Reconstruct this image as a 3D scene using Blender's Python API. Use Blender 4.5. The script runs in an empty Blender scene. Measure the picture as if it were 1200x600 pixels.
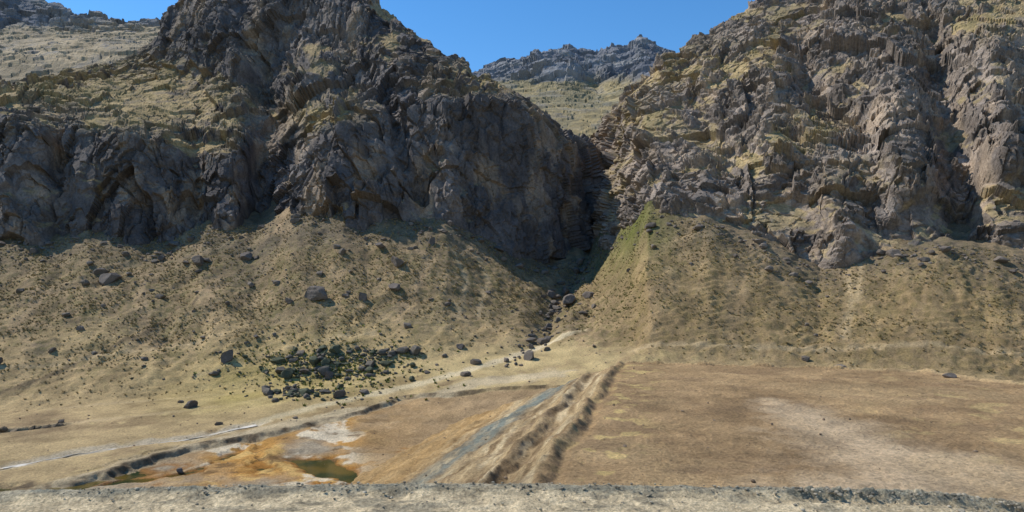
import bpy, math, numpy as np
from mathutils import Vector
rng=np.random.default_rng(7)
F=800.0; HV=330.0
f32=np.float32
# ------------------------------------------------------------------ noise
def h3(ix,iy,iz,seed):
    with np.errstate(over='ignore'):
        h=ix.astype(np.uint32)*np.uint32(374761393)+iy.astype(np.uint32)*np.uint32(668265263)+iz.astype(np.uint32)*np.uint32(2246822519)+np.uint32(seed*2654435761 & 0xffffffff)
        h=(h^(h>>np.uint32(15)))*np.uint32(2246822519)
        h=(h^(h>>np.uint32(13)))*np.uint32(3266489917)
        h=h^(h>>np.uint32(16))
    return h.astype(f32)/f32(4294967296.0)
def vnoise(x,y,z,seed=0):
    x=np.asarray(x,f32);y=np.asarray(y,f32);z=np.asarray(z,f32)
    xi=np.floor(x);yi=np.floor(y);zi=np.floor(z)
    fx=x-xi;fy=y-yi;fz=z-zi
    fx=fx*fx*(3-2*fx);fy=fy*fy*(3-2*fy);fz=fz*fz*(3-2*fz)
    xi=xi.astype(np.int64);yi=yi.astype(np.int64);zi=zi.astype(np.int64)
    def c(a,b,d): return h3(xi+a,yi+b,zi+d,seed)
    x00=c(0,0,0)*(1-fx)+c(1,0,0)*fx; x10=c(0,1,0)*(1-fx)+c(1,1,0)*fx
    a=x00*(1-fy)+x10*fy
    if not np.any(fz): return a*2-1
    x01=c(0,0,1)*(1-fx)+c(1,0,1)*fx; x11=c(0,1,1)*(1-fx)+c(1,1,1)*fx
    b=x01*(1-fy)+x11*fy
    return (a*(1-fz)+b*fz)*2-1
def fbm(x,y,z,size,oct=4,seed=0,gain=0.5):
    flat=np.ndim(z)==0
    x=np.asarray(x,f32)/size;y=np.asarray(y,f32)/size;z=np.asarray(z,f32)/size
    z=np.broadcast_to(z,x.shape)
    s=0;a=1.0;t=0
    for o in range(oct):
        s=s+a*vnoise(x,y,z,seed+o*17);t+=a;a*=gain
        x,y=(x*1.6+y*1.2)+3.1,(y*1.6-x*1.2)+7.7
        if not flat: z=z*2.03+1.3
    return s/t
def facet(x,y,z,size,seed,tilt=1.0):
    x=(x/size).astype(f32);y=(y/size).astype(f32);z=(z/size).astype(f32)
    xi=np.floor(x).astype(np.int64);yi=np.floor(y).astype(np.int64);zi=np.floor(z).astype(np.int64)
    best=np.full(x.shape,1e9,f32);out=np.zeros(x.shape,f32);rid=np.zeros(x.shape,f32)
    for a in (-1,0,1):
        for b in (-1,0,1):
            for c in (-1,0,1):
                i=xi+a;j=yi+b;k=zi+c
                r1=h3(i,j,k,seed);r2=h3(i,j,k,seed+1);r3=h3(i,j,k,seed+2)
                dx=x-(i+r1);dy=y-(j+r2);dz=z-(k+r3)
                d=dx*dx+dy*dy+dz*dz
                m=d<best
                q1=(r1*7.31)%1*2-1;q2=(r2*5.77)%1*2-1;q3=(r3*9.13)%1*2-1
                val=(q1*0.8)+tilt*(q2*dx+q3*dz+q1*dy)
                best=np.where(m,d,best);out=np.where(m,val,out);rid=np.where(m,(r1*3.7+r2*5.1)%1,rid)
    return out,rid,np.sqrt(best)
def sstep(a,b,x):
    t=np.clip((x-a)/(b-a),0,1);return t*t*(3-2*t)
def ip(u,tab): 
    t=np.array(tab,float);return np.interp(u,t[:,0],t[:,1])
def W(u,v,z):
    y=z*F/(HV-v);return ((u-600)/F*y,y)
def pldist(x,y,pts):
    best=np.full(np.shape(x),1e9);par=np.zeros(np.shape(x));side=np.zeros(np.shape(x))
    n=len(pts)-1
    for i in range(n):
        ax,ay=pts[i];bx,by=pts[i+1]
        dx,dy=bx-ax,by-ay;L=dx*dx+dy*dy
        t=np.clip(((x-ax)*dx+(y-ay)*dy)/L,0,1)
        qx=x-(ax+t*dx);qy=y-(ay+t*dy);d=np.sqrt(qx*qx+qy*qy)
        m=d<best;best=np.where(m,d,best);par=np.where(m,(i+t)/n,par)
        side=np.where(m,np.sign(dx*qy-dy*qx),side)
    return best,par,side
def mixc(a,b,t): return a*(1-t[...,None])+np.array(b)*t[...,None]
# ------------------------------------------------------------------ mesh
def mk(name,co,quads=None,tris=None,mat=None,col=None,smooth=False):
    me=bpy.data.meshes.new(name)
    co=np.asarray(co,f32).reshape(-1,3)
    me.vertices.add(len(co));me.vertices.foreach_set('co',co.ravel())
    fs=quads if quads is not None else tris
    k=fs.shape[1];n=len(fs)
    me.loops.add(n*k);me.loops.foreach_set('vertex_index',fs.astype(np.int32).ravel())
    me.polygons.add(n);me.polygons.foreach_set('loop_start',np.arange(0,n*k,k,dtype=np.int32))
    me.polygons.foreach_set('loop_total',np.full(n,k,np.int32))
    me.polygons.foreach_set('use_smooth',np.full(n,smooth))
    me.update(calc_edges=True)
    if col is not None:
        c=np.ones((len(co),4),f32);c[:,:3]=np.clip(col.reshape(-1,3),0.005,0.9)
        a=me.attributes.new('Col','FLOAT_COLOR','POINT');a.data.foreach_set('color',c.ravel())
    ob=bpy.data.objects.new(name,me);bpy.context.scene.collection.objects.link(ob)
    if mat: me.materials.append(mat)
    return ob
def gridq(nr,nc):
    i=np.arange(nr*nc).reshape(nr,nc)
    return np.stack([i[:-1,:-1],i[:-1,1:],i[1:,1:],i[1:,:-1]],-1).reshape(-1,4)
def gnormal(P):
    du=np.gradient(P,axis=1);dv=np.gradient(P,axis=0)
    n=np.cross(du,dv);n/=np.linalg.norm(n,axis=-1,keepdims=True)+1e-9
    return n
def smooth0(A,k,axis):
    for _ in range(k):
        B=A.copy()
        if axis==0: B[1:-1]=(A[:-2]+2*A[1:-1]+A[2:])/4
        else: B[:,1:-1]=(A[:,:-2]+2*A[:,1:-1]+A[:,2:])/4
        A=B
    return A
def box(A,r,axis):
    pad=[(0,0)]*A.ndim;pad[axis]=(r+1,r)
    B=np.pad(A,pad,mode='edge');C=np.cumsum(B,axis=axis)
    n=A.shape[axis]
    hi=np.take(C,np.arange(2*r+1,2*r+1+n),axis=axis);lo=np.take(C,np.arange(0,n),axis=axis)
    return (hi-lo)/(2*r+1)
# ------------------------------------------------------------------ materials
def vmat(name,scale=1.5,var=0.35,bump=0.3,bdist=0.15,rough=0.95,scale2=0.25):
    m=bpy.data.materials.new(name);m.use_nodes=True;nt=m.node_tree;N=nt.nodes;L=nt.links
    b=N['Principled BSDF'];b.inputs['Roughness'].default_value=rough
    b.inputs['Specular IOR Level'].default_value=0.12
    at=N.new('ShaderNodeAttribute');at.attribute_name='Col'
    tc=N.new('ShaderNodeNewGeometry')
    n1=N.new('ShaderNodeTexNoise');n1.inputs['Scale'].default_value=scale;n1.inputs['Detail'].default_value=6;n1.inputs['Roughness'].default_value=0.78
    n2=N.new('ShaderNodeTexNoise');n2.inputs['Scale'].default_value=scale2;n2.inputs['Detail'].default_value=5
    L.new(tc.outputs['Position'],n1.inputs['Vector']);L.new(tc.outputs['Position'],n2.inputs['Vector'])
    mr=N.new('ShaderNodeMapRange');mr.inputs['From Min'].default_value=0.3;mr.inputs['From Max'].default_value=0.7
    mr.inputs['To Min'].default_value=1-var;mr.inputs['To Max'].default_value=1+var
    L.new(n1.outputs['Fac'],mr.inputs['Value'])
    mr2=N.new('ShaderNodeMapRange');mr2.inputs['From Min'].default_value=0.3;mr2.inputs['From Max'].default_value=0.7
    mr2.inputs['To Min'].default_value=1-var*0.5;mr2.inputs['To Max'].default_value=1+var*0.5
    L.new(n2.outputs['Fac'],mr2.inputs['Value'])
    mu=N.new('ShaderNodeMath');mu.operation='MULTIPLY';L.new(mr.outputs[0],mu.inputs[0]);L.new(mr2.outputs[0],mu.inputs[1])
    vm=N.new('ShaderNodeVectorMath');vm.operation='SCALE';L.new(at.outputs['Color'],vm.inputs[0]);L.new(mu.outputs[0],vm.inputs['Scale'])
    L.new(vm.outputs[0],b.inputs['Base Color'])
    bp=N.new('ShaderNodeBump');bp.inputs['Strength'].default_value=bump;bp.inputs['Distance'].default_value=bdist
    L.new(n1.outputs['Fac'],bp.inputs['Height']);L.new(bp.outputs[0],b.inputs['Normal'])
    return m
M_rock=vmat('cliff_rock',0.8,0.45,0.85,0.8,scale2=0.08)
M_far=vmat('far_rock',0.12,0.3,0.8,5,scale2=0.02)
M_ground=vmat('valley_soil',2.0,0.50,1.0,0.6,scale2=0.12)
M_boul=vmat('boulder_rock',2.5,0.35,0.8,0.3)
M_tuft=vmat('dry_grass',0.8,0.3,0.0,0.1)
M_road=vmat('road_gravel',9.0,0.6,1.0,0.12,scale2=0.9)

# ------------------------------------------------------------------ ground function
YB=[(-400,112),(-100,122),(50,127),(150,141),(250,162),(330,168),(400,182),(480,202),(560,199),(640,194),(760,188),(1600,170)]
ZB=[(-400,-39),(50,-39),(150,-38),(250,-37.5),(400,-36),(480,-34),(560,-32),(640,-30),(760,-29),(1600,-29)]
YA=[(-400,195),(0,200),(200,215),(400,225),(520,235),(640,250),(760,215),(1000,200),(1200,186),(1600,175)]
VA=[(-400,485),(0,482),(200,462),(400,440),(520,420),(640,402),(700,408),(760,418),(1000,428),(1200,448),(1600,455)]
YC=[(-400,330),(0,330),(200,335),(300,342),(350,335),(400,330),(450,330),(520,335),(600,352),(650,372),(690,385),(720,345),(760,300),(830,280),(900,270),(960,262),(1010,258),(1100,250),(1200,240),(1600,222)]
VC=[(-400,290),(0,290),(60,288),(100,276),(200,290),(240,270),(300,272),(345,252),(400,250),(430,262),(480,262),(520,258),(570,284),(620,306),(650,316),(690,305),(720,285),(760,253),(830,265),(900,290),(960,320),(1010,305),(1100,290),(1200,305),(1600,310)]
PZ=-22.0;WL=-39.5
E0=W(725,425,PZ);E1=W(625,565,PZ)
ed=np.array([E1[0]-E0[0],E1[1]-E0[1]]);ed/=np.linalg.norm(ed)
en=np.array([ed[1],-ed[0]])
if en[0]>0: en=-en
BK=[W(725,425,PZ),W(840,423,PZ),W(950,428,PZ),W(1080,437,PZ),W(1200,452,PZ),W(1400,470,PZ)]
def ground(x,y,full=False,detail=True):
    x=np.asarray(x,float);y=np.asarray(y,float)
    u=600+F*x/y
    wob=fbm(x,y,0,30,3,11)*6
    uu=u+wob*1.5
    bw=fbm(x,y,0,14,5,12)
    yb=ip(uu,YB)+bw*8.0;zb=ip(uu,ZB);yA=ip(uu,YA);zA=(HV-ip(uu,VA))/F*yA
    yC=ip(uu,YC);zC=(HV-ip(uu,VC))/F*yC
    bh=1.1+1.0*fbm(x,y,0,18,2,13)
    t0=np.clip((y-80)/(yb-80),0,1)
    z0=-39.35+(zb-bh+39.35)*t0**4
    bwid=1.2+2.4*(0.5+0.5*fbm(x,y,0,10,2,14))
    zz=np.where(y<yb,z0,zb-bh+(bh+0.2)*sstep(0,1,(y-yb)/bwid))
    tA=np.clip((y-yb-bwid)/(yA-yb-bwid),0,1)
    zz=np.where(y>yb+bwid,zb+0.2+(zA-zb-0.2)*(tA**1.25),zz)
    tC=(y-yA)/(yC-yA)
    zs=zA+(zC-zA)*np.clip(tC,0,1)**1.12
    zz=np.where(y>yA,zs,zz)
    zz=np.where(y>yC,zC+np.minimum(y-yC,60)*0.42,zz)
    scree=sstep(-0.12,0.15,tC)
    fpm=(y<yb)
    if detail:
        zz=zz+fbm(x,y,0,25,5,3)*(0.7+2.2*scree)*np.where(y<yb+4,0.3,1)
        zz=zz+np.where(fpm,fbm(x,y,0,7,5,4)*0.6,0)
        ang=u/34.0+fbm(x,y,0,26,3,9)*1.3
        run=vnoise(ang,y/90,0*x,5)+0.4*vnoise(ang*2.7,y/60,0*x,6)
        zz=zz+run*np.where(u>680,0.8,1.5)*scree*np.clip(tC*2,0,1)
        ter=np.sin((zz+fbm(x,y,0,11,4,8)*3.0)*2*math.pi/1.9)
        zz=zz+ter*0.19*scree*np.where(u>680,1.4,0.6)
        zz=zz+fbm(x,y,0,3.2,4,31)*(0.20+0.75*scree)
    d,_,_=pldist(x,y,GW);d=d+fbm(x,y,0,10,3,15)*3
    zz=zz-3.4*np.exp(-(d/5.0)**2)*scree+1.2*np.exp(-((d-11)/5.0)**2)*scree
    d2,_,_=pldist(x,y,STREAM); zz=zz-0.7*np.exp(-(d2/2.4)**2)
    dl,_,_=pldist(x,y,LEDGE); zz=zz-1.6*sstep(-4,0,-np.abs(dl))*(1-sstep(0,1,(y-LY(x)))) 
    dp,_,_=pldist(x,y,POOL); dp=dp+fbm(x,y,0,7,4,16)*4.0; zz=zz-0.85*np.exp(-(np.maximum(dp,0)/4.2)**4)*fpm
    dp2,_,_=pldist(x,y,POOL2); dp2=dp2+fbm(x,y,0,5,4,17)*4; zz=zz-0.6*np.exp(-(np.maximum(dp2,0)/1.6)**4)*fpm
    de=(x-E0[0])*en[0]+(y-E0[1])*en[1]
    al=(x-E0[0])*ed[0]+(y-E0[1])*ed[1]
    de=de+fbm(x,y,0,9,5,21)*1.3
    top=PZ+0*x+fbm(x,y,0,40,3,22)*0.5
    if detail: top=top+fbm(x,y,0,5.0,5,23)*0.34+fbm(x,y,0,1.3,2,29)*0.18+np.sin((y*0.96+x*0.28+fbm(x,y,0,12,2,19)*1.2)*2.1)*0.04
    cr=np.clip(0.7+1.0*fbm(x,y,0,3.0,3,20),0,2)
    top=top+1.0*np.exp(-((de-0.4)/1.2)**2)*cr-0.3*np.exp(-((de+1.7)/0.8)**2)
    fl=-0.37*np.maximum(de,0)
    rill=(fbm(de*0.8,al*0.22,0,1.3,4,24)*0.4+fbm(x,y,0,2.5,4,25)*0.35)*sstep(0,2,de) if detail else 0
    bench=1.2*np.exp(-((de-7.5)/1.2)**2)*sstep(-5,20,al)-0.6*np.exp(-((de-5.2)/1.2)**2)*sstep(-5,20,al)
    db,_,sb=pldist(x,y,BK)
    sgn=np.where(sb>0,db,-db)
    sgn=np.where(al<0,np.maximum(sgn,-al*1.0),sgn)
    emb=top+fl+rill+bench-0.55*np.maximum(sgn,0)+0.9*np.exp(-(sgn/0.9)**2)*np.clip(cr,0.4,1.4)
    onemb=emb>zz
    res=np.maximum(emb,zz)
    if full: return res,dict(u=u,yb=yb,bw=bwid,yA=yA,yC=yC,tC=tC,scree=scree,de=de,al=al,onemb=onemb,d2=d2,dp=dp,dp2=dp2,dg=d,sgn=sgn,dl=dl)
    return res
def uvy(u,v,yy): return ((u-600)/F*yy,yy)
def gy(u,t):
    a=float(ip(u,YA));c=float(ip(u,YC));return uvy(u,0,a+(c-a)*t)
GW=[gy(696,1.25),gy(690,1.0),gy(668,0.8),gy(654,0.55),gy(645,0.3),gy(634,0.02),uvy(600,0,225)]
STREAM=[W(-120,552,-37.6),W(0,540,-37.6),W(60,530,-37.6),W(120,523,-37.4),W(215,512,-37.2),W(300,497,-36.6)]
LEDGE=[W(-120,505,-37.5),W(-40,503,-37.5),W(20,499,-37.5),W(72,496,-37.5)]
def LY(x): 
    L_=np.array(LEDGE);return np.interp(x,L_[:,0],L_[:,1])
POOL=[W(345,538,-39.3),W(385,547,-39.3),W(405,555,-39.3)]
POOL2=[W(90,575,-39.5),W(150,566,-39.5),W(220,556,-39.5),W(300,522,-39.4),W(306,548,-39.4)]
PATH=[W(230,512,-37),W(330,489,-36.5),W(440,466,-34.8),W(520,446,-31.5),W(590,425,-27.5),W(640,405,-23.5),W(680,396,-21)]
PATH2=[W(0,590,-39),W(120,556,-38),W(200,532,-37.5),W(330,500,-36.8),W(440,478,-35),W(560,448,-31),W(650,436,-28)]
# ---- ground sheet
us=np.arange(-160,1361,1.6)
ys=np.concatenate([np.geomspace(45,72,12,endpoint=False),np.geomspace(72,125,150,endpoint=False),np.linspace(125,200,290,endpoint=False),np.linspace(200,400,420,endpoint=False),np.geomspace(400,6000,30)])
U,Y=np.meshgrid(us,ys);X=(U-600)/F*Y
Z,I=ground(X,Y,True)
VV=HV-F*Z/Y
def ycurve(u,v,lo=80,hi=420):
    c=int(np.clip(round((u-us[0])/1.6),0,len(us)-1))
    k=np.where((VV[:,c]<=v)&(ys>lo))[0]
    j=k[0] if len(k) else np.searchsorted(ys,hi)
    return X[j,c],ys[j],Z[j,c]
n_big=fbm(X,Y,0,45,4,41);n_mid=fbm(X,Y,0,12,4,42);n_sm=fbm(X,Y,0,3,4,43);n_f=fbm(X,Y,0,1.1,2,44)
col=np.zeros(X.shape+(3,))+np.array([0.46,0.33,0.165])
col=mixc(col,[0.29,0.20,0.105],sstep(-0.2,0.5,n_mid+0.3*n_sm))
col=mixc(col,[0.56,0.42,0.20],sstep(0.0,0.5,n_big+0.6*n_sm)*0.8)
# scree
sc=np.zeros_like(col)+np.array([0.295,0.208,0.110])
sc=mixc(sc,[0.38,0.265,0.14],sstep(-0.1,0.45,n_mid))
sc=mixc(sc,[0.175,0.135,0.085],sstep(0.0,0.5,fbm(X,Y,0,20,4,45))*0.8)
sc=mixc(sc,[0.18,0.148,0.060],sstep(-0.05,0.25,n_f+0.6*n_sm)*0.7)
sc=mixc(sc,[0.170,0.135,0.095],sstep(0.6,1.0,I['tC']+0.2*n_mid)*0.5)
green=np.exp(-((I['u']-745)/40)**2)*sstep(0.35,0.95,I['tC'])
sc=mixc(sc,[0.135,0.140,0.035],np.clip(green*0.8+0.4*green*n_sm,0,1))
warm=sstep(680,760,I['u'])*(1-sstep(0.5,1.0,I['tC']))
sc=mixc(sc,[0.30,0.205,0.092],warm*0.5)
run=fbm(I['u']/24+fbm(X,Y,0,20,3,47)*1.5,Y/90,0,1,3,46)
rs_=np.where(I['u']>690,0.5,1.0)
sc=mixc(sc,[0.39,0.27,0.155],sstep(0.15,0.5,run)*0.55*np.clip(I['tC']*3,0,1)*rs_)
sc=mixc(sc,[0.16,0.118,0.072],sstep(0.15,0.5,-run)*0.45*np.clip(I['tC']*3,0,1)*rs_)
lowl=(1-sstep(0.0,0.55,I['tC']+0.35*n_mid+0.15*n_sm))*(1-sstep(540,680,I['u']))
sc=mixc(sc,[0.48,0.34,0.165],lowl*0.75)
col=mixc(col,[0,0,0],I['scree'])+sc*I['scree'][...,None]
TR=[[(0,462),(60,440),(130,410),(190,378),(230,352)],[(0,432),(90,424),(170,410),(260,392)],[(230,440),(300,420),(350,405),(440,392)],
    [(560,300),(572,330),(560,370)],[(530,290),(548,330),(536,372)],[(990,300),(998,350),(988,395)],[(1010,310),(1004,350)],[(740,412),(830,406),(930,408),(1060,404),(1200,414)],
    [(0,505),(120,492),(260,476),(400,452),(470,440)],[(60,480),(170,470),(300,458)]]
for i,t in enumerate(TR):
    pl=[ycurve(a,b,130,400)[:2] for a,b in t]
    d,_,_=pldist(X,Y,pl);w=[1.2,1.0,1.0,1.3,1.3,1.5,1.2,1.2,1.5,1.1][i]
    col=mixc(col,[0.52,0.38,0.21] if i not in (0,) else [0.11,0.08,0.05],0.7*np.exp(-((d+n_sm*0.8)/w)**2))
d,_,_=pldist(X,Y,PATH);col=mixc(col,[0.62,0.50,0.31],0.85*(1-sstep(1.0,3.4,d+n_sm*1.5)))
d,_,_=pldist(X,Y,PATH2);col=mixc(col,[0.54,0.43,0.27],0.75*(1-sstep(2.5,6.0,d+n_sm*3+n_mid*3)))
md=np.exp(-((I['u']-330)/130)**2)*np.exp(-((I['tC']+0.05)/0.22)**2)
col=mixc(col,[0.46,0.36,0.11],np.clip(md*0.8*(0.7+0.6*n_mid),0,1))
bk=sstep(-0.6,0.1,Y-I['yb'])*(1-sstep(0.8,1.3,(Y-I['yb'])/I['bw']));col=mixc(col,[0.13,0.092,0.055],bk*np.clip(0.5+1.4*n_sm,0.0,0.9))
fp=(1-sstep(-1.2,0.3,Y-I['yb']))
fc=np.zeros_like(col)+np.array([0.40,0.32,0.215])
onear=np.clip(np.exp(-((I['u']-330)/130)**2)*1.4,0,1)
fn=fbm(X,Y,0,8,5,48)
fc=mixc(fc,[0.46,0.24,0.065],np.clip(onear*(0.9+1.4*n_mid),0,1))
fc=mixc(fc,[0.62,0.40,0.14],np.clip(onear*sstep(0,0.5,n_sm+0.6*n_mid),0,1)*0.8)
fc=mixc(fc,[0.72,0.61,0.43],np.clip(onear*sstep(0.14,0.32,fn+0.35*n_sm),0,1)*0.85)
fc=mixc(fc,[0.27,0.25,0.20],(1-onear)*sstep(-0.1,0.4,n_mid+0.3*n_sm)*0.7)
fc=mixc(fc,[0.40,0.25,0.11],sstep(400,440,I['u'])*0.7)
fc=mixc(fc,[0.30,0.13,0.025],(1-sstep(0.12,0.45,Z-WL+0.2*n_sm))*0.85)
fc=mixc(fc,[0.06,0.055,0.015],(1-sstep(-0.05,0.12,Z-WL))*0.85)
fc=mixc(fc,[0.15,0.09,0.04],sstep(0.25,0.42,fbm(X,Y,0,5,4,59))*onear*0.7)
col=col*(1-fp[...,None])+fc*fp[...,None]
col=mixc(col,[0.50,0.42,0.30],(1-sstep(1.0,4.0,I['d2']+n_sm*2.5+n_mid*2))*0.7)
# embankment
pc=np.zeros_like(col)+np.array([0.40,0.262,0.130])
pc=mixc(pc,[0.31,0.20,0.10],sstep(-0.15,0.4,n_mid+0.4*n_sm))
pc=mixc(pc,[0.46,0.315,0.16],sstep(0.05,0.5,fbm(X,Y,0,22,5,49))*0.6)
pc=mixc(pc,[0.27,0.175,0.095],sstep(0.2,0.45,fbm(X*0.5,Y*1.5,0,5,5,58))*0.5)
pc=mixc(pc,[0.62,0.45,0.18],sstep(0.10,0.28,fbm(X,Y,0,2.6,5,50))*np.exp(-((I['de']+6)/5)**2)*0.75)
pc=mixc(pc,[0.57,0.41,0.18],sstep(0.25,0.42,fbm(X,Y,0,5,5,57))*sstep(950,1150,I['u'])*0.6)
PATCH=[W(905,470,PZ),W(960,495,PZ),W(1040,530,PZ),W(1090,575,PZ)]
d,pp,_=pldist(X,Y,PATCH);wd=4+9*pp
pc=mixc(pc,[0.58,0.425,0.26],(1-sstep(0.0,1.8,d/wd+0.9*n_mid+0.6*n_sm))*0.9)
PT2=[W(1110,545,PZ),W(1300,600,PZ)]
d,pp,_=pldist(X,Y,PT2);pc=mixc(pc,[0.53,0.38,0.215],(1-sstep(3,8,d+5*n_mid))*0.6)
fl=sstep(-0.2,0.8,I['de'])
fcol=np.zeros_like(col)+np.array([0.43,0.305,0.16])
strk=fbm(I['de'],I['al']*0.10,0,1.3,5,51)
fcol=mixc(fcol,[0.26,0.175,0.09],sstep(0,0.35,strk))
fcol=mixc(fcol,[0.56,0.43,0.25],sstep(0.05,0.4,-strk))
fcol=mixc(fcol,[0.29,0.205,0.12],sstep(0.1,0.5,n_sm)*0.6)
gr=np.exp(-((I['de']+0.6*n_mid-(14.5+I['al']*0.11))/4.2)**4)
fcol=mixc(fcol,[0.205,0.215,0.175],np.clip(gr*(0.85+0.5*n_sm+0.7*strk),0,1))
fcol=mixc(fcol,[0.43,0.26,0.10],sstep(21,32,I['de'])*0.75)
pc=pc*(1-fl[...,None])+fcol*fl[...,None]
pc=mixc(pc,[0.13,0.09,0.055],np.exp(-((I['de']+1.0)/0.6)**2)*np.clip(0.4+1.0*n_sm,0,0.85))  # berm's shadow reinforced by dark paint on the plateau side
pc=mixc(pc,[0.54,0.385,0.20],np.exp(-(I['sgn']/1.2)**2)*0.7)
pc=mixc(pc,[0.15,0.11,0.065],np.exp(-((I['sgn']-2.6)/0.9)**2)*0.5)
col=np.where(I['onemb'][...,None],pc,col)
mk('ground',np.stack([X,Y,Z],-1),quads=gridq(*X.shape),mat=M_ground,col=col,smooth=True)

# ------------------------------------------------------------------ mountains
def mountain(name,ulist,curves,rows,feats,mat,seed,amps,rockc,grassc,gthr,stretch=(1,1,1),dip=0.0,extra=None,zs=None,drop=0,outc=None,gmix=0.6,crack=0):
    nk=len(curves)
    v=np.array([ip(ulist,c[0]) for c in curves]);y=np.array([ip(ulist,c[1]) for c in curves])
    v[nk-2]+=drop;v[nk-3]+=drop*0.4
    z=(HV-v)/F*y
    T=np.concatenate([k+np.arange(rows[k])/rows[k] for k in range(nk-1)]+[[nk-1]])
    k=np.minimum(T.astype(int),nk-2);fr=(T-k)[:,None]
    Yg=y[k]*(1-fr)+y[k+1]*fr;Zg=z[k]*(1-fr)+z[k+1]*fr
    Yg=smooth0(smooth0(Yg,10,0),6,1);Zg=smooth0(smooth0(Zg,4,0),4,1)
    Ug=np.broadcast_to(ulist,Yg.shape);Vg=HV-F*Zg/Yg
    dY=np.zeros_like(Yg)
    for pts,w,a in feats:
        d,_,_=pldist(Ug+fbm(Ug,Vg,0,40,3,seed+70)*14,Vg,pts);dY+=a*np.exp(-(d/w)**2)
    Y2=Yg+dY;X2=(Ug-600)/F*Y2;Z2=(HV-Vg)/F*Y2
    P=np.stack([X2,Y2,Z2],-1)
    n=gnormal(np.stack([(Ug-600)/F*Yg,Yg,Zg],-1))
    s=np.sign(-n[...,1]+n[...,2]*0.3);n=n*s[...,None]
    for r_ in (22,14): n=box(box(n,r_,0),r_,1)
    n/=np.linalg.norm(n,axis=-1,keepdims=True)
    x,yy,zz=P[...,0],P[...,1],P[...,2]
    cd,sd=math.cos(dip),math.sin(dip)
    a=(x*cd+zz*sd)/stretch[0];b=yy/stretch[1];c=(zz*cd-x*sd)/stretch[2]
    S=amps[0]
    wx=fbm(x,yy,zz,S*0.6,3,seed+1)*S*0.12;wz=fbm(x,yy,zz,S*0.6,3,seed+2)*S*0.12
    D=np.zeros_like(x)
    rid=0
    o1=fbm(a,b,c*1.25,S*0.85,5,seed+50,0.55)
    thr=0.0 if outc is None else outc(Ug,Vg)
    oc=sstep(thr-0.02,thr+0.10,o1)
    o2=sstep(0.15,0.22,fbm(a,b,c*1.6,S*0.4,4,seed+55))
    for i,(sz,am) in enumerate(amps[1]):
        k1=min(1.0,sz/S*1.2)
        ff,r,_=facet(a+wx*k1,b,c+wz*k1,sz,seed+10+i*5,0.9)
        D+=am*ff*(0.35+0.65*oc if i>0 else 1)
        if i<3: rid=rid+(r-0.5)*[0.4,0.4,0.4][i]
    D+=fbm(a,b,c,S*0.8,7,seed+3,0.55)*amps[2]+oc*amps[3]+o2*amps[3]*0.5
    if crack:
        q=np.abs(fbm(x+wx,yy,zz*0.22,S*0.45,3,seed+60));D-=crack*np.exp(-(q/0.035)**2)*oc
        q=np.abs(fbm(a*0.35,b,c,S*0.40,3,seed+64));D-=crack*0.6*np.exp(-(q/0.03)**2)*oc
    fade=np.clip(np.minimum(T/0.25,1),0.3,1)[:,None]*np.interp(T,[0,nk-2.7,nk-2.0,nk],[1,1,0.75,0.6])[:,None]
    if zs is not None: D=D*zs(Ug,Vg)
    P=P+n*(D*fade)[...,None]
    nn=gnormal(P);up=np.abs(nn[...,2])
    x,yy,zz=P[...,0],P[...,1],P[...,2]
    n1=fbm(x,yy,zz,S*0.9,5,seed+30);n2=fbm(x,yy,zz,S*0.12,3,seed+31)
    col=np.zeros(x.shape+(3,))+np.array(rockc[0])
    col=mixc(col,rockc[1],sstep(-0.25,0.35,n1+rid*0.5))
    col=mixc(col,rockc[2],sstep(0.08,0.40,fbm(x,yy,zz*0.25,S*0.35,4,seed+33)+0.2*rid)*0.75)
    col=col*(1+0.4*rid+0.3*n2)[...,None]
    ups=box(box(up,2,0),2,1)
    g=sstep(gthr,gthr+0.14,ups+0.14*n1+0.08*n2)*0.9
    g=np.maximum(g,(1-oc)*sstep(0.36,0.58,ups+0.12*n2)*0.8)
    if extra is not None: g=np.clip(g+extra(Ug,Vg)*np.clip(0.75+0.8*n2+0.5*n1,0,1.2)*sstep(0.33,0.5,ups),0,1)
    gcol=np.zeros_like(col)+np.array(grassc[0]);gcol=mixc(gcol,grassc[1],sstep(-0.2,0.3,n2+n1))
    gcol=mixc(gcol,np.array(rockc[1])*1.1,sstep(0.1,0.4,fbm(x,yy,zz,S*0.2,3,seed+36))*gmix)
    col=col*(1-g[...,None])+gcol*g[...,None]
    mk(name,P,quads=gridq(*x.shape),mat=mat,col=col)
    return P
BL_v=[(u,v+26) for u,v in VC if u<=650]+[(700,335),(745,330)]
BL_y=[(-250,332),(0,332),(200,337),(300,346),(350,337),(400,332),(450,332),(520,337),(600,356),(650,376),(690,400),(710,430),(745,520)]
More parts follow.
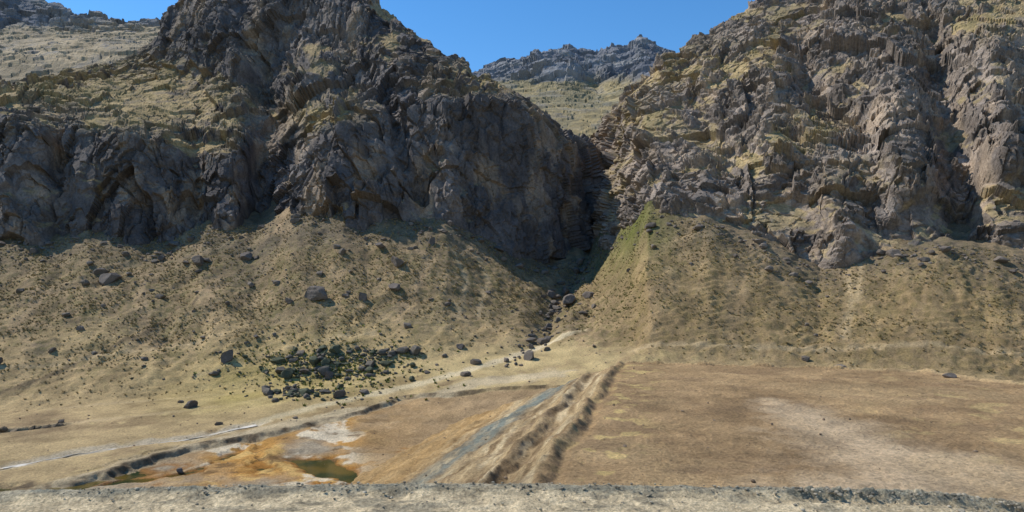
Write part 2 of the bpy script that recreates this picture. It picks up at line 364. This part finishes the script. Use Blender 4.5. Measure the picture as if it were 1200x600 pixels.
L=[ (BL_v,BL_y),
 ([(-250,130),(0,135),(100,158),(200,172),(300,172),(350,168),(400,162),(450,135),(520,108),(600,128),(650,158),(690,198),(745,260)],
  [(-250,360),(0,360),(100,362),(200,364),(300,378),(350,365),(400,360),(450,366),(520,370),(600,386),(650,402),(690,425),(710,460),(745,560)]),
 ([(-250,100),(0,105),(100,92),(200,84),(300,95),(350,128),(400,122),(450,82),(520,86),(600,116),(650,147),(690,182),(745,250)],
  [(-250,410),(0,430),(100,468),(200,475),(300,445),(350,402),(400,400),(450,405),(520,395),(600,400),(650,412),(690,432),(710,470),(745,575)]),
 ([(-250,70),(0,86),(100,72),(150,58),(180,40),(200,10),(230,-25),(300,-100),(400,-85),(450,-8),(465,4),(480,20),(505,32),(520,50),(545,62),(550,74),(600,95),(625,112),(650,128),(690,160),(705,190),(745,235)],
  [(-250,450),(0,470),(100,510),(180,530),(230,535),(300,540),(400,520),(450,480),(520,450),(600,425),(650,430),(690,446),(710,490),(745,590)]),
 ([(-250,150),(0,160),(180,120),(230,80),(300,0),(400,0),(450,80),(520,130),(600,170),(650,200),(700,230),(745,260)],
  [(-250,560),(0,570),(300,700),(400,680),(520,560),(600,520),(745,700)]) ]
featL=[([(330,60),(322,120),(312,200),(305,275)],26,22),([(215,110),(235,200),(240,265)],14,8),([(75,150),(70,280)],14,9),
 ([(395,165),(410,255)],38,-12),([(150,160),(150,280)],30,-7),([(20,150),(20,280)],25,-6),([(270,175),(272,270)],20,-8),
 ([(455,130),(470,190),(500,255)],12,6),([(350,20),(400,60),(430,110)],20,12),([(250,10),(280,70)],26,-12),([(420,10),(470,60)],24,-8)]
def exL(u,v):
    g=np.exp(-((u-180)/95)**2-((v-116)/42)**2)*1.7
    g+=np.exp(-((u-380)/38)**2-((v-136)/19)**2)*1.5
    g+=np.exp(-((u-560-(v-85)*1.2)/50)**2-((v-98)/16)**2)*1.3
    g+=np.exp(-((u-255)/30)**2-((v-150)/16)**2)
    g+=np.exp(-((u-60)/70)**2-((v-105)/20)**2)*1.2
    return np.clip(g,0,1.4)
mountain('left_mountain',np.arange(-200,746,1.1),L,[190,90,150,20],featL,M_rock,100,
 (34,[(42,5.4),(19,3.6),(8.5,1.8),(3.4,0.7)],2.6,2.4),
 ([0.112,0.097,0.090],[0.170,0.145,0.128],[0.30,0.225,0.155]),([0.41,0.295,0.145],[0.29,0.215,0.10]),0.76,stretch=(0.9,1,1.7),dip=0.18,extra=exL,
 zs=lambda u,v:np.clip(1-0.75*np.exp(-((u-180)/95)**2-((v-116)/40)**2)-0.3*np.exp(-((u-590)/60)**2-((v-200)/60)**2),0.2,1),drop=14,
 outc=lambda u,v:-0.30+0.10*np.exp(-((v-60)/50)**2),gmix=0.35,crack=1.8)
R0y=[(670,470),(690,440),(715,365),(760,304),(830,283),(900,273),(960,265),(1010,261),(1100,253),(1200,243),(1450,228)]
R=[ ([(670,330),(690,335)]+[(u,v+24) for u,v in VC if u>=720],R0y),
 ([(670,255),(700,248),(760,210),(900,200),(1000,195),(1200,185),(1450,170)],[(670,490),(690,460),(715,395),(760,342),(830,320),(900,308),(1000,298),(1200,278),(1450,260)]),
 ([(670,230),(700,205),(760,152),(900,115),(1000,98),(1200,66),(1450,46)],[(670,510),(700,460),(760,395),(900,362),(1000,348),(1200,328),(1450,310)]),
 ([(670,220),(690,172),(705,140),(720,118),(735,98),(750,84),(765,74),(780,56),(800,50),(815,40),(835,36),(850,22),(880,4),(920,-18),(1000,-70),(1200,-160),(1450,-220)],[(670,530),(700,500),(760,470),(830,460),(900,455),(1000,460),(1200,455),(1450,445)]),
 ([(670,250),(760,160),(900,80),(1000,40),(1200,-40),(1450,-100)],[(670,640),(900,600),(1450,600)])]
featR=[([(930,60),(950,110),(1010,170)],20,14),([(1085,50),(1110,150),(1125,270)],26,18),([(905,100),(900,180)],26,-9),
 ([(1055,120),(1060,220)],28,-12),([(800,120),(870,240)],14,8),([(1165,60),(1180,200)],22,-9),([(700,150),(704,240),(700,300)],14,25),([(980,220),(985,300)],24,-9),([(760,170),(800,250)],18,-6)]
def exR(u,v):
    g=np.exp(-((u-900)/70)**2-((v-185+(u-900)*0.2)/16)**2)+np.exp(-((u-1010)/50)**2-((v-215)/16)**2)+np.exp(-((u-820)/70)**2-((v-80)/28)**2)*1.1+np.exp(-((u-960)/50)**2-((v-155)/14)**2)
    g+=np.exp(-((u-740)/30)**2-((v-130)/25)**2)*0.7+np.exp(-((u-1150)/70)**2-((v-40)/25)**2)*0.7
    return np.clip(g,0,1.2)
mountain('right_mountain',np.arange(672,1400,1.1),R,[170,120,230,20],featR,M_rock,200,
 (26,[(30,4.2),(14,3.4),(6.5,2.0),(2.8,0.8)],2.4,3.0),
 ([0.185,0.152,0.127],[0.28,0.226,0.182],[0.39,0.295,0.21]),([0.40,0.295,0.15],[0.29,0.225,0.11]),0.80,stretch=(1.4,1.1,0.95),dip=-0.35,extra=exR,drop=6,
 outc=lambda u,v:-0.12+0*u,crack=1.5)
D=[([(380,200),(1000,200)],[(380,560),(1000,560)]),
 ([(380,140),(600,140),(760,132),(1000,120)],[(380,800),(1000,760)]),
 ([(380,112),(600,106),(660,104),(700,112),(760,94),(1000,80)],[(380,1250),(1000,1150)]),
 ([(380,120),(500,100),(565,78),(590,72),(615,66),(640,52),(665,48),(680,56),(695,60),(720,50),(735,52),(750,42),(775,52),(800,66),(900,60),(1000,70)],[(380,1600),(1000,1500)]),
 ([(380,160),(1000,160)],[(380,2400),(1000,2400)])]
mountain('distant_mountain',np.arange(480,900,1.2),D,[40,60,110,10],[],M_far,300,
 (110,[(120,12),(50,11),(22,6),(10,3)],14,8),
 ([0.18,0.185,0.205],[0.23,0.23,0.235],[0.28,0.265,0.24]),([0.38,0.295,0.15],[0.27,0.225,0.13]),0.84,stretch=(1.6,1,0.8),dip=0.2,  # bluish rock tones: aerial haze painted into the base colour
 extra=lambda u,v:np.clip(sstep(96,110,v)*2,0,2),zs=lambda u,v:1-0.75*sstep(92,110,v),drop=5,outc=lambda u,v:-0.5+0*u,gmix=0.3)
D2=[([(-300,170),(400,170)],[(-300,620),(400,620)]),
 ([(-300,70),(0,70),(120,60),(400,60)],[(-300,800),(400,800)]),
 ([(-300,20),(0,30),(120,38),(200,38),(400,44)],[(-300,980),(400,980)]),
 ([(-300,-60),(0,-14),(40,0),(90,12),(150,22),(185,18),(220,4),(260,-2),(400,-10)],[(-300,1080),(400,1080)]),
 ([(-300,80),(400,80)],[(-300,1700),(400,1700)])]
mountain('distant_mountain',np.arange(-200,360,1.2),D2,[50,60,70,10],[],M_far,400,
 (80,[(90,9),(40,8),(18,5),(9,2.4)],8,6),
 ([0.20,0.20,0.21],[0.25,0.24,0.23],[0.30,0.27,0.23]),([0.44,0.34,0.21],[0.34,0.27,0.175]),0.84,stretch=(1.6,1,0.8),dip=0.2,  # cooler, greyer rock: slight distance haze mixed into its colour
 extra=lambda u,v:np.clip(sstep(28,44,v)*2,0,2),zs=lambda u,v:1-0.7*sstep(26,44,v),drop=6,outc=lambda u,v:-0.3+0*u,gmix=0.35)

# ------------------------------------------------------------------ rocks
import bmesh
def ico(sub):
    bm=bmesh.new();bmesh.ops.create_icosphere(bm,subdivisions=sub,radius=1.0)
    v=np.array([q.co[:] for q in bm.verts]);f=np.array([[w.index for w in q.verts] for q in bm.faces]);bm.free();return v,f
def rockshape(sub,seed):
    v,f=ico(sub);r=np.random.default_rng(seed)
    for _ in range(11):
        n=r.normal(size=3);n/=np.linalg.norm(n);h=r.uniform(0.4,0.75)
        d=v@n;over=np.maximum(d-h,0);v=v-over[:,None]*n
    v=v*(1+0.12*fbm(v[:,0]*3+seed,v[:,1]*3,v[:,2]*3,1.0,3,seed)[:,None])
    v=v*np.array([r.uniform(0.9,1.35),r.uniform(0.8,1.1),r.uniform(0.7,1.05)])
    return v,f
tmpl=[rockshape(2,s) for s in range(10)]
def scatter_rocks(name,xs,ys_,sz,cols,mat,tm=tmpl,sink=0.25,seed=0):
    r=np.random.default_rng(seed);zs_=ground(xs,ys_)
    V=[];Fc=[];C=[];off=0
    for i in range(len(xs)):
        v,f=tm[r.integers(len(tm))];a=r.uniform(0,6.28);ca,sa=math.cos(a),math.sin(a)
        q=v*sz[i];q=np.stack([q[:,0]*ca-q[:,1]*sa,q[:,0]*sa+q[:,1]*ca,q[:,2]],-1)+np.array([xs[i],ys_[i],zs_[i]+sz[i]*sink])
        V.append(q);Fc.append(f+off);off+=len(v);C.append(np.repeat(cols[i][None],len(v),0))
    return mk(name,np.concatenate(V),tris=np.concatenate(Fc),mat=mat,col=np.concatenate(C))
def samp(n,u0,u1,ylo,yhi,seed,dens=None):
    r=np.random.default_rng(seed);u=r.uniform(u0,u1,n);y=np.sqrt(r.uniform(ylo**2,yhi**2,n));x=(u-600)/F*y
    return x,y,u
x,y,u=samp(10500,-60,1300,175,385,1)
tC=(y-ip(u,YA))/(ip(u,YC)-ip(u,YA))
cl=fbm(x,y,0,22,3,61)
p=(0.08+0.5*sstep(0.1,1.0,tC)+0.8*sstep(0.1,0.5,cl))*np.where(u>700,0.15,1.0)*(tC<1.04)*(tC>-0.4)
k=rng.uniform(size=len(x))<p*0.7;x,y,u=x[k],y[k],u[k]
sz=0.16+0.34*rng.pareto(2.1,len(x));sz=np.minimum(sz,2.2)
g=rng.uniform(0.7,1.25,len(x));cols=np.array([0.16,0.132,0.105])[None]*g[:,None]
scatter_rocks('scree_rocks',x,y,sz,cols,M_boul,seed=2)
r=np.random.default_rng(5);n=300
cu=np.concatenate([r.normal(395,45,n),r.normal(350,24,90),r.normal(430,32,90),r.normal(330,70,80)]);cv=np.concatenate([r.normal(432,12,n),r.normal(462,3,90),r.normal(415,5,90),r.normal(420,20,80)])
pts=np.array([ycurve(a,b,170,300)[:2] for a,b in zip(cu,cv)])
sz=np.minimum(0.4+0.45*r.pareto(2.4,len(pts)),2.6)
cc=np.where(r.uniform(size=len(pts))[:,None]<0.5,np.array([[0.09,0.095,0.06]]),np.array([[0.14,0.12,0.095]]))
scatter_rocks('rock_field',pts[:,0],pts[:,1],sz,cc,M_boul,seed=6)
r=np.random.default_rng(15);t=r.uniform(0,1,170);gw=np.array(GW);gi=t*(len(gw)-1);ga=np.interp(gi,range(len(gw)),gw[:,0])+r.normal(0,3.2,170);gb=np.interp(gi,range(len(gw)),gw[:,1])+r.normal(0,3,170)
scatter_rocks('stream_rocks',ga,gb,np.minimum(0.6+0.6*r.pareto(2.2,170),3.2),np.repeat(np.array([[0.14,0.118,0.097]]),170,0),M_boul,seed=8)
r=np.random.default_rng(44);n=46;t=r.uniform(0,1,n)*3;L_=np.array(LEDGE);lx=np.interp(t,range(4),L_[:,0]);ly=np.interp(t,range(4),L_[:,1])+r.normal(0,0.6,n)
scatter_rocks('rock_ledge',lx,ly,r.uniform(0.8,1.8,n),np.array([0.15,0.115,0.075])[None]*r.uniform(0.7,1.3,n)[:,None],M_boul,seed=45,sink=0.0)
x,y,u=samp(3000,-40,1250,75,230,21);sz=0.04+0.06*rng.pareto(2.8,len(x));sz=np.minimum(sz,0.36)
scatter_rocks('loose_stones',x,y,sz,np.array([0.26,0.19,0.125])[None]*rng.uniform(0.6,1.3,len(x))[:,None],M_boul,seed=9)
r=np.random.default_rng(33);n=900;u=r.uniform(-40,1280,n);yc=ip(u,YC);y=yc-np.abs(r.normal(0,9,n))+3;x=(u-600)/F*y
scatter_rocks('talus_blocks',x,y,np.minimum(0.35+0.45*r.pareto(2.3,n),2.6),np.array([0.17,0.14,0.115])[None]*r.uniform(0.7,1.2,n)[:,None],M_boul,seed=10)
BT=[rockshape(4,s) for s in (51,52,53,54,55)]
for i,(bu,bv,bs) in enumerate([(371,345,15),(425,348,9),(466,306,10),(460,336,9),(131,324,13),(232,306,11),(267,417,11),(222,474,9),(447,288,8),(690,345,9),(668,352,12),(645,345,8),(290,300,8),(120,318,8),(168,420,5),(95,385,5),(385,440,10),(340,352,6),(1112,440,7),(540,405,6),(212,553,6),(505,282,7),(60,410,5),(300,395,5)]):
    X0,Y0,Z0=ycurve(bu,bv+bs*0.4)
    s=bs/F*Y0*0.95
    v,f=BT[i%5];a=i*1.7;ca,sa=math.cos(a),math.sin(a)
    q=v*s;q=np.stack([q[:,0]*ca-q[:,1]*sa,q[:,0]*sa+q[:,1]*ca,q[:,2]*1.05],-1)+np.array([X0,Y0,Z0+s*0.3])
    mk('boulder',q,tris=f,mat=M_boul,col=np.repeat(np.array([[0.15,0.125,0.105]]),len(v),0))
# ------------------------------------------------------------------ grass tufts
def tufts(name,x,y,s,col,seed):
    r=np.random.default_rng(seed);n=len(x);z=ground(x,y);nb=9
    a=r.uniform(0,6.28,(n,nb));le=r.uniform(0.5,1.0,(n,nb))*s[:,None];w=0.2*s[:,None]*r.uniform(0.7,1.4,(n,nb))
    lean=r.uniform(0.2,0.85,(n,nb));bx=x[:,None]+np.cos(a)*0.18*s[:,None];by=y[:,None]+np.sin(a)*0.18*s[:,None]
    zz=np.repeat(z[:,None],nb,1)-0.05
    p0=np.stack([bx-np.sin(a)*w,by+np.cos(a)*w,zz],-1);p1=np.stack([bx+np.sin(a)*w,by-np.cos(a)*w,zz],-1)
    p2=np.stack([bx+np.cos(a)*le*lean,by+np.sin(a)*le*lean,zz+le*0.85],-1)
    V=np.stack([p0,p1,p2],2).reshape(-1,3);T=np.arange(len(V)).reshape(-1,3)
    C=np.repeat(col,nb*3,0)
    mk(name,V,tris=T,mat=M_tuft,col=C)
x,y,u=samp(90000,-60,1300,190,385,71)
tC=(y-ip(u,YA))/(ip(u,YC)-ip(u,YA))
cl=fbm(x,y,0,9,3,62)
p=(0.5+1.0*cl)*sstep(-0.1,0.45,tC)*(tC<1.08)
k=rng.uniform(size=len(x))<p;x,y,u=x[k],y[k],u[k]
m=rng.uniform(size=len(x))[:,None];c=np.array([[0.17,0.135,0.055]])*(1-m)+np.array([[0.40,0.30,0.14]])*m
gg=(np.exp(-((u-745)/45)**2)*(rng.uniform(size=len(x))<0.6))[:,None];c=c*(1-gg)+np.array([[0.15,0.165,0.04]])*gg
tufts('grass_tufts',x,y,rng.uniform(0.35,0.95,len(x)),c,72)
r=np.random.default_rng(91);n=560;cu=r.normal(390,60,n);cv=r.normal(430,17,n)
pts=np.array([ycurve(a,b,170,300)[:2] for a,b in zip(cu,cv)])
tufts('green_shrubs',pts[:,0],pts[:,1],r.uniform(0.5,1.3,n),np.array([0.15,0.16,0.035])[None]*r.uniform(0.7,1.6,n)[:,None],92)
# ------------------------------------------------------------------ water
def water(name,base,base2,rough=0.08):
    m=bpy.data.materials.new(name);m.use_nodes=True;nt=m.node_tree;b=nt.nodes['Principled BSDF']
    b.inputs['Roughness'].default_value=rough
    g=nt.nodes.new('ShaderNodeNewGeometry')
    n0=nt.nodes.new('ShaderNodeTexNoise');n0.inputs['Scale'].default_value=0.15;n0.inputs['Detail'].default_value=6
    cr=nt.nodes.new('ShaderNodeValToRGB');cr.color_ramp.elements[0].position=0.42;cr.color_ramp.elements[1].position=0.58
    cr.color_ramp.elements[0].color=(*base,1);cr.color_ramp.elements[1].color=(*base2,1)
    nt.links.new(g.outputs['Position'],n0.inputs['Vector']);nt.links.new(n0.outputs['Fac'],cr.inputs[0]);nt.links.new(cr.outputs[0],b.inputs['Base Color'])
    n=nt.nodes.new('ShaderNodeTexNoise');n.inputs['Scale'].default_value=2.0;n.inputs['Detail'].default_value=4
    bp=nt.nodes.new('ShaderNodeBump');bp.inputs['Strength'].default_value=0.2;bp.inputs['Distance'].default_value=0.04
    nt.links.new(g.outputs['Position'],n.inputs['Vector'])
    nt.links.new(n.outputs['Fac'],bp.inputs['Height']);nt.links.new(bp.outputs[0],b.inputs['Normal']);return m
def ribbon(name,pts,w,mat,dz):
    P=np.array(pts);t=np.linspace(0,len(P)-1,200);x=np.interp(t,range(len(P)),P[:,0]);y=np.interp(t,range(len(P)),P[:,1])
    x=smooth0(x[:,None],30,0)[:,0];y=smooth0(y[:,None],30,0)[:,0]
    y=y+fbm(t*10,0*t,0,3,3,77)*2.2
    dx=np.gradient(x);dy=np.gradient(y);l=np.hypot(dx,dy);nx,ny=-dy/l,dx/l
    z=ground(x,y,detail=False)+dz
    z=smooth0(z[:,None],20,0)[:,0]
    ww=np.clip(w*(0.5+1.3*fbm(t*10,0*t+5,0,2,3,78)),0.12,3)
    o=np.linspace(-1,1,5)
    V=np.stack([x[:,None]+nx[:,None]*o*ww[:,None],y[:,None]+ny[:,None]*o*ww[:,None],np.repeat(z[:,None],5,1)],-1)
    mk(name,V,quads=gridq(200,5),mat=mat,smooth=True)
ribbon('stream_water',STREAM,0.9,water('milky_water',(0.22,0.19,0.14),(0.64,0.58,0.48),0.5),0.12)
wx_,wy_=np.meshgrid(np.linspace(-110,-12,30),np.linspace(100,185,30))
mk('pond_water',np.stack([wx_,wy_,np.full_like(wx_,WL)],-1),quads=gridq(30,30),mat=water('acid_water',(0.025,0.035,0.01),(0.11,0.075,0.015),0.07),smooth=True)
# ------------------------------------------------------------------ road
top=[(-400,590),(0,577),(150,572),(300,568),(500,566),(700,567),(900,571),(1000,574),(1100,578),(1200,590),(1350,612),(1600,640)]
xs=np.linspace(-60,60,2000)
uu=600+F*xs/29.0;vB=ip(uu,top);zB=(HV-vB)/F*29.0
zB=smooth0(zB[:,None],40,0)[:,0]
offs=np.concatenate([np.linspace(-55,-6,14),np.linspace(-5,3.0,160),np.linspace(3.3,55,40)])
O,XX=np.meshgrid(offs,xs,indexing='ij')
prof=np.interp(O,[-55,-2.0,-1.35,-0.8,-0.3,0,0.35,1.0,55],[-0.42,-0.42,-0.34,-0.26,-0.05,0.0,-0.10,-0.6,-38])
ZZ=zB[None]+prof
rr=sstep(11.2,12.2,XX)
nz=fbm(XX,O,0,0.8,4,81)*0.08+fbm(XX,O,0,0.16,3,82)*0.04+fbm(XX,O*0.3,0,3.0,3,84)*0.12*np.exp(-(O/1.2)**2)
fc_,_,_=facet(XX,O*1.5,0*XX,0.35,83,1.0)
ZZ=ZZ+nz+fc_*0.05*np.exp(-(O/0.5)**2)*(0.3+1.8*rr)-rr*0.25*sstep(-0.5,-0.1,-np.abs(O+0.55))
n1=fbm(XX*0.3,O,0,0.35,4,85);n2=fbm(XX,O,0,0.5,5,86);n3=fbm(XX,O,0,2.5,4,87);n4=fbm(XX,O,0,0.1,2,88)
rc=np.zeros(XX.shape+(3,))+np.array([0.60,0.47,0.285])
rc=mixc(rc,[0.36,0.295,0.19],sstep(0.05,0.4,n1+0.4*n3))
berm=np.exp(-((O+0.05+0.3*n3)/0.38)**4);rc=mixc(rc,[0.24,0.225,0.165],np.clip(berm*(0.9+0.6*n2),0,1))
rc=mixc(rc,[0.44,0.36,0.235],np.clip(berm*sstep(0.05,0.3,n1+n2*0.6+0.3*n3),0,1)*0.8)
rc=mixc(rc,[0.28,0.24,0.17],sstep(0.5,1.2,O))
rc=rc*(1+0.35*n4+0.25*n2)[...,None]
mk('gravel_road',np.stack([XX,29.0+O,ZZ],-1),quads=gridq(*XX.shape),mat=M_road,col=rc,smooth=True)
r=np.random.default_rng(99)
n=3200;rx=r.uniform(-24,24,n);ro=np.where(r.uniform(size=n)<0.7,r.normal(-0.2,0.3,n),r.uniform(-2.2,0,n))
rz=np.interp(rx,xs,zB)+np.interp(ro,[-2.0,-1.35,-0.8,-0.3,0,0.35,1.0],[-0.42,-0.34,-0.26,-0.05,0,-0.1,-0.6])
rs=np.minimum(0.010+0.012*r.pareto(2.0,n),0.08)*np.where(rx>11.5,1.8,1)
V=[];Fc=[];C=[];off=0
for i in range(n):
    v,f=tmpl[i%10];V.append(v*rs[i]+np.array([rx[i],29+ro[i],rz[i]+0.02]));Fc.append(f+off);off+=len(v);C.append(np.full((len(v),3),1)*np.array([0.34,0.29,0.21])*r.uniform(0.5,1.5))
mk('road_stones',np.concatenate(V),tris=np.concatenate(Fc),mat=M_boul,col=np.concatenate(C))
# ------------------------------------------------------------------ light, sky, camera
sd=Vector((-0.62,0.25,0.75)).normalized()
el=math.asin(sd.z);az=math.atan2(sd.x,sd.y)
sc=bpy.context.scene
w=bpy.data.worlds.new('World');sc.world=w;w.use_nodes=True;nt=w.node_tree
bg=nt.nodes['Background'];sk=nt.nodes.new('ShaderNodeTexSky');sk.sky_type='NISHITA';sk.sun_disc=False
sk.sun_elevation=el;sk.sun_rotation=az;sk.altitude=0;sk.air_density=1.0;sk.dust_density=0.0;sk.ozone_density=4.0
hs=nt.nodes.new('ShaderNodeHueSaturation');hs.inputs['Saturation'].default_value=1.25;hs.inputs['Value'].default_value=1.15
nt.links.new(sk.outputs[0],hs.inputs['Color']);nt.links.new(hs.outputs[0],bg.inputs['Color']);bg.inputs['Strength'].default_value=0.145
ld=bpy.data.lights.new('sun','SUN');ld.energy=5.0;ld.angle=math.radians(0.5);ld.color=(1,0.96,0.88)
lo=bpy.data.objects.new('sun',ld);sc.collection.objects.link(lo);lo.rotation_euler=sd.to_track_quat('Z','Y').to_euler()
cd=bpy.data.cameras.new('camera');cd.sensor_width=36;cd.lens=24;cd.shift_y=0.025;cd.clip_end=20000;cd.clip_start=0.5
co=bpy.data.objects.new('camera',cd);sc.collection.objects.link(co);co.rotation_euler=(math.radians(90),0,0);sc.camera=co
sc.view_settings.view_transform='Standard';sc.view_settings.look='None';sc.view_settings.exposure=0
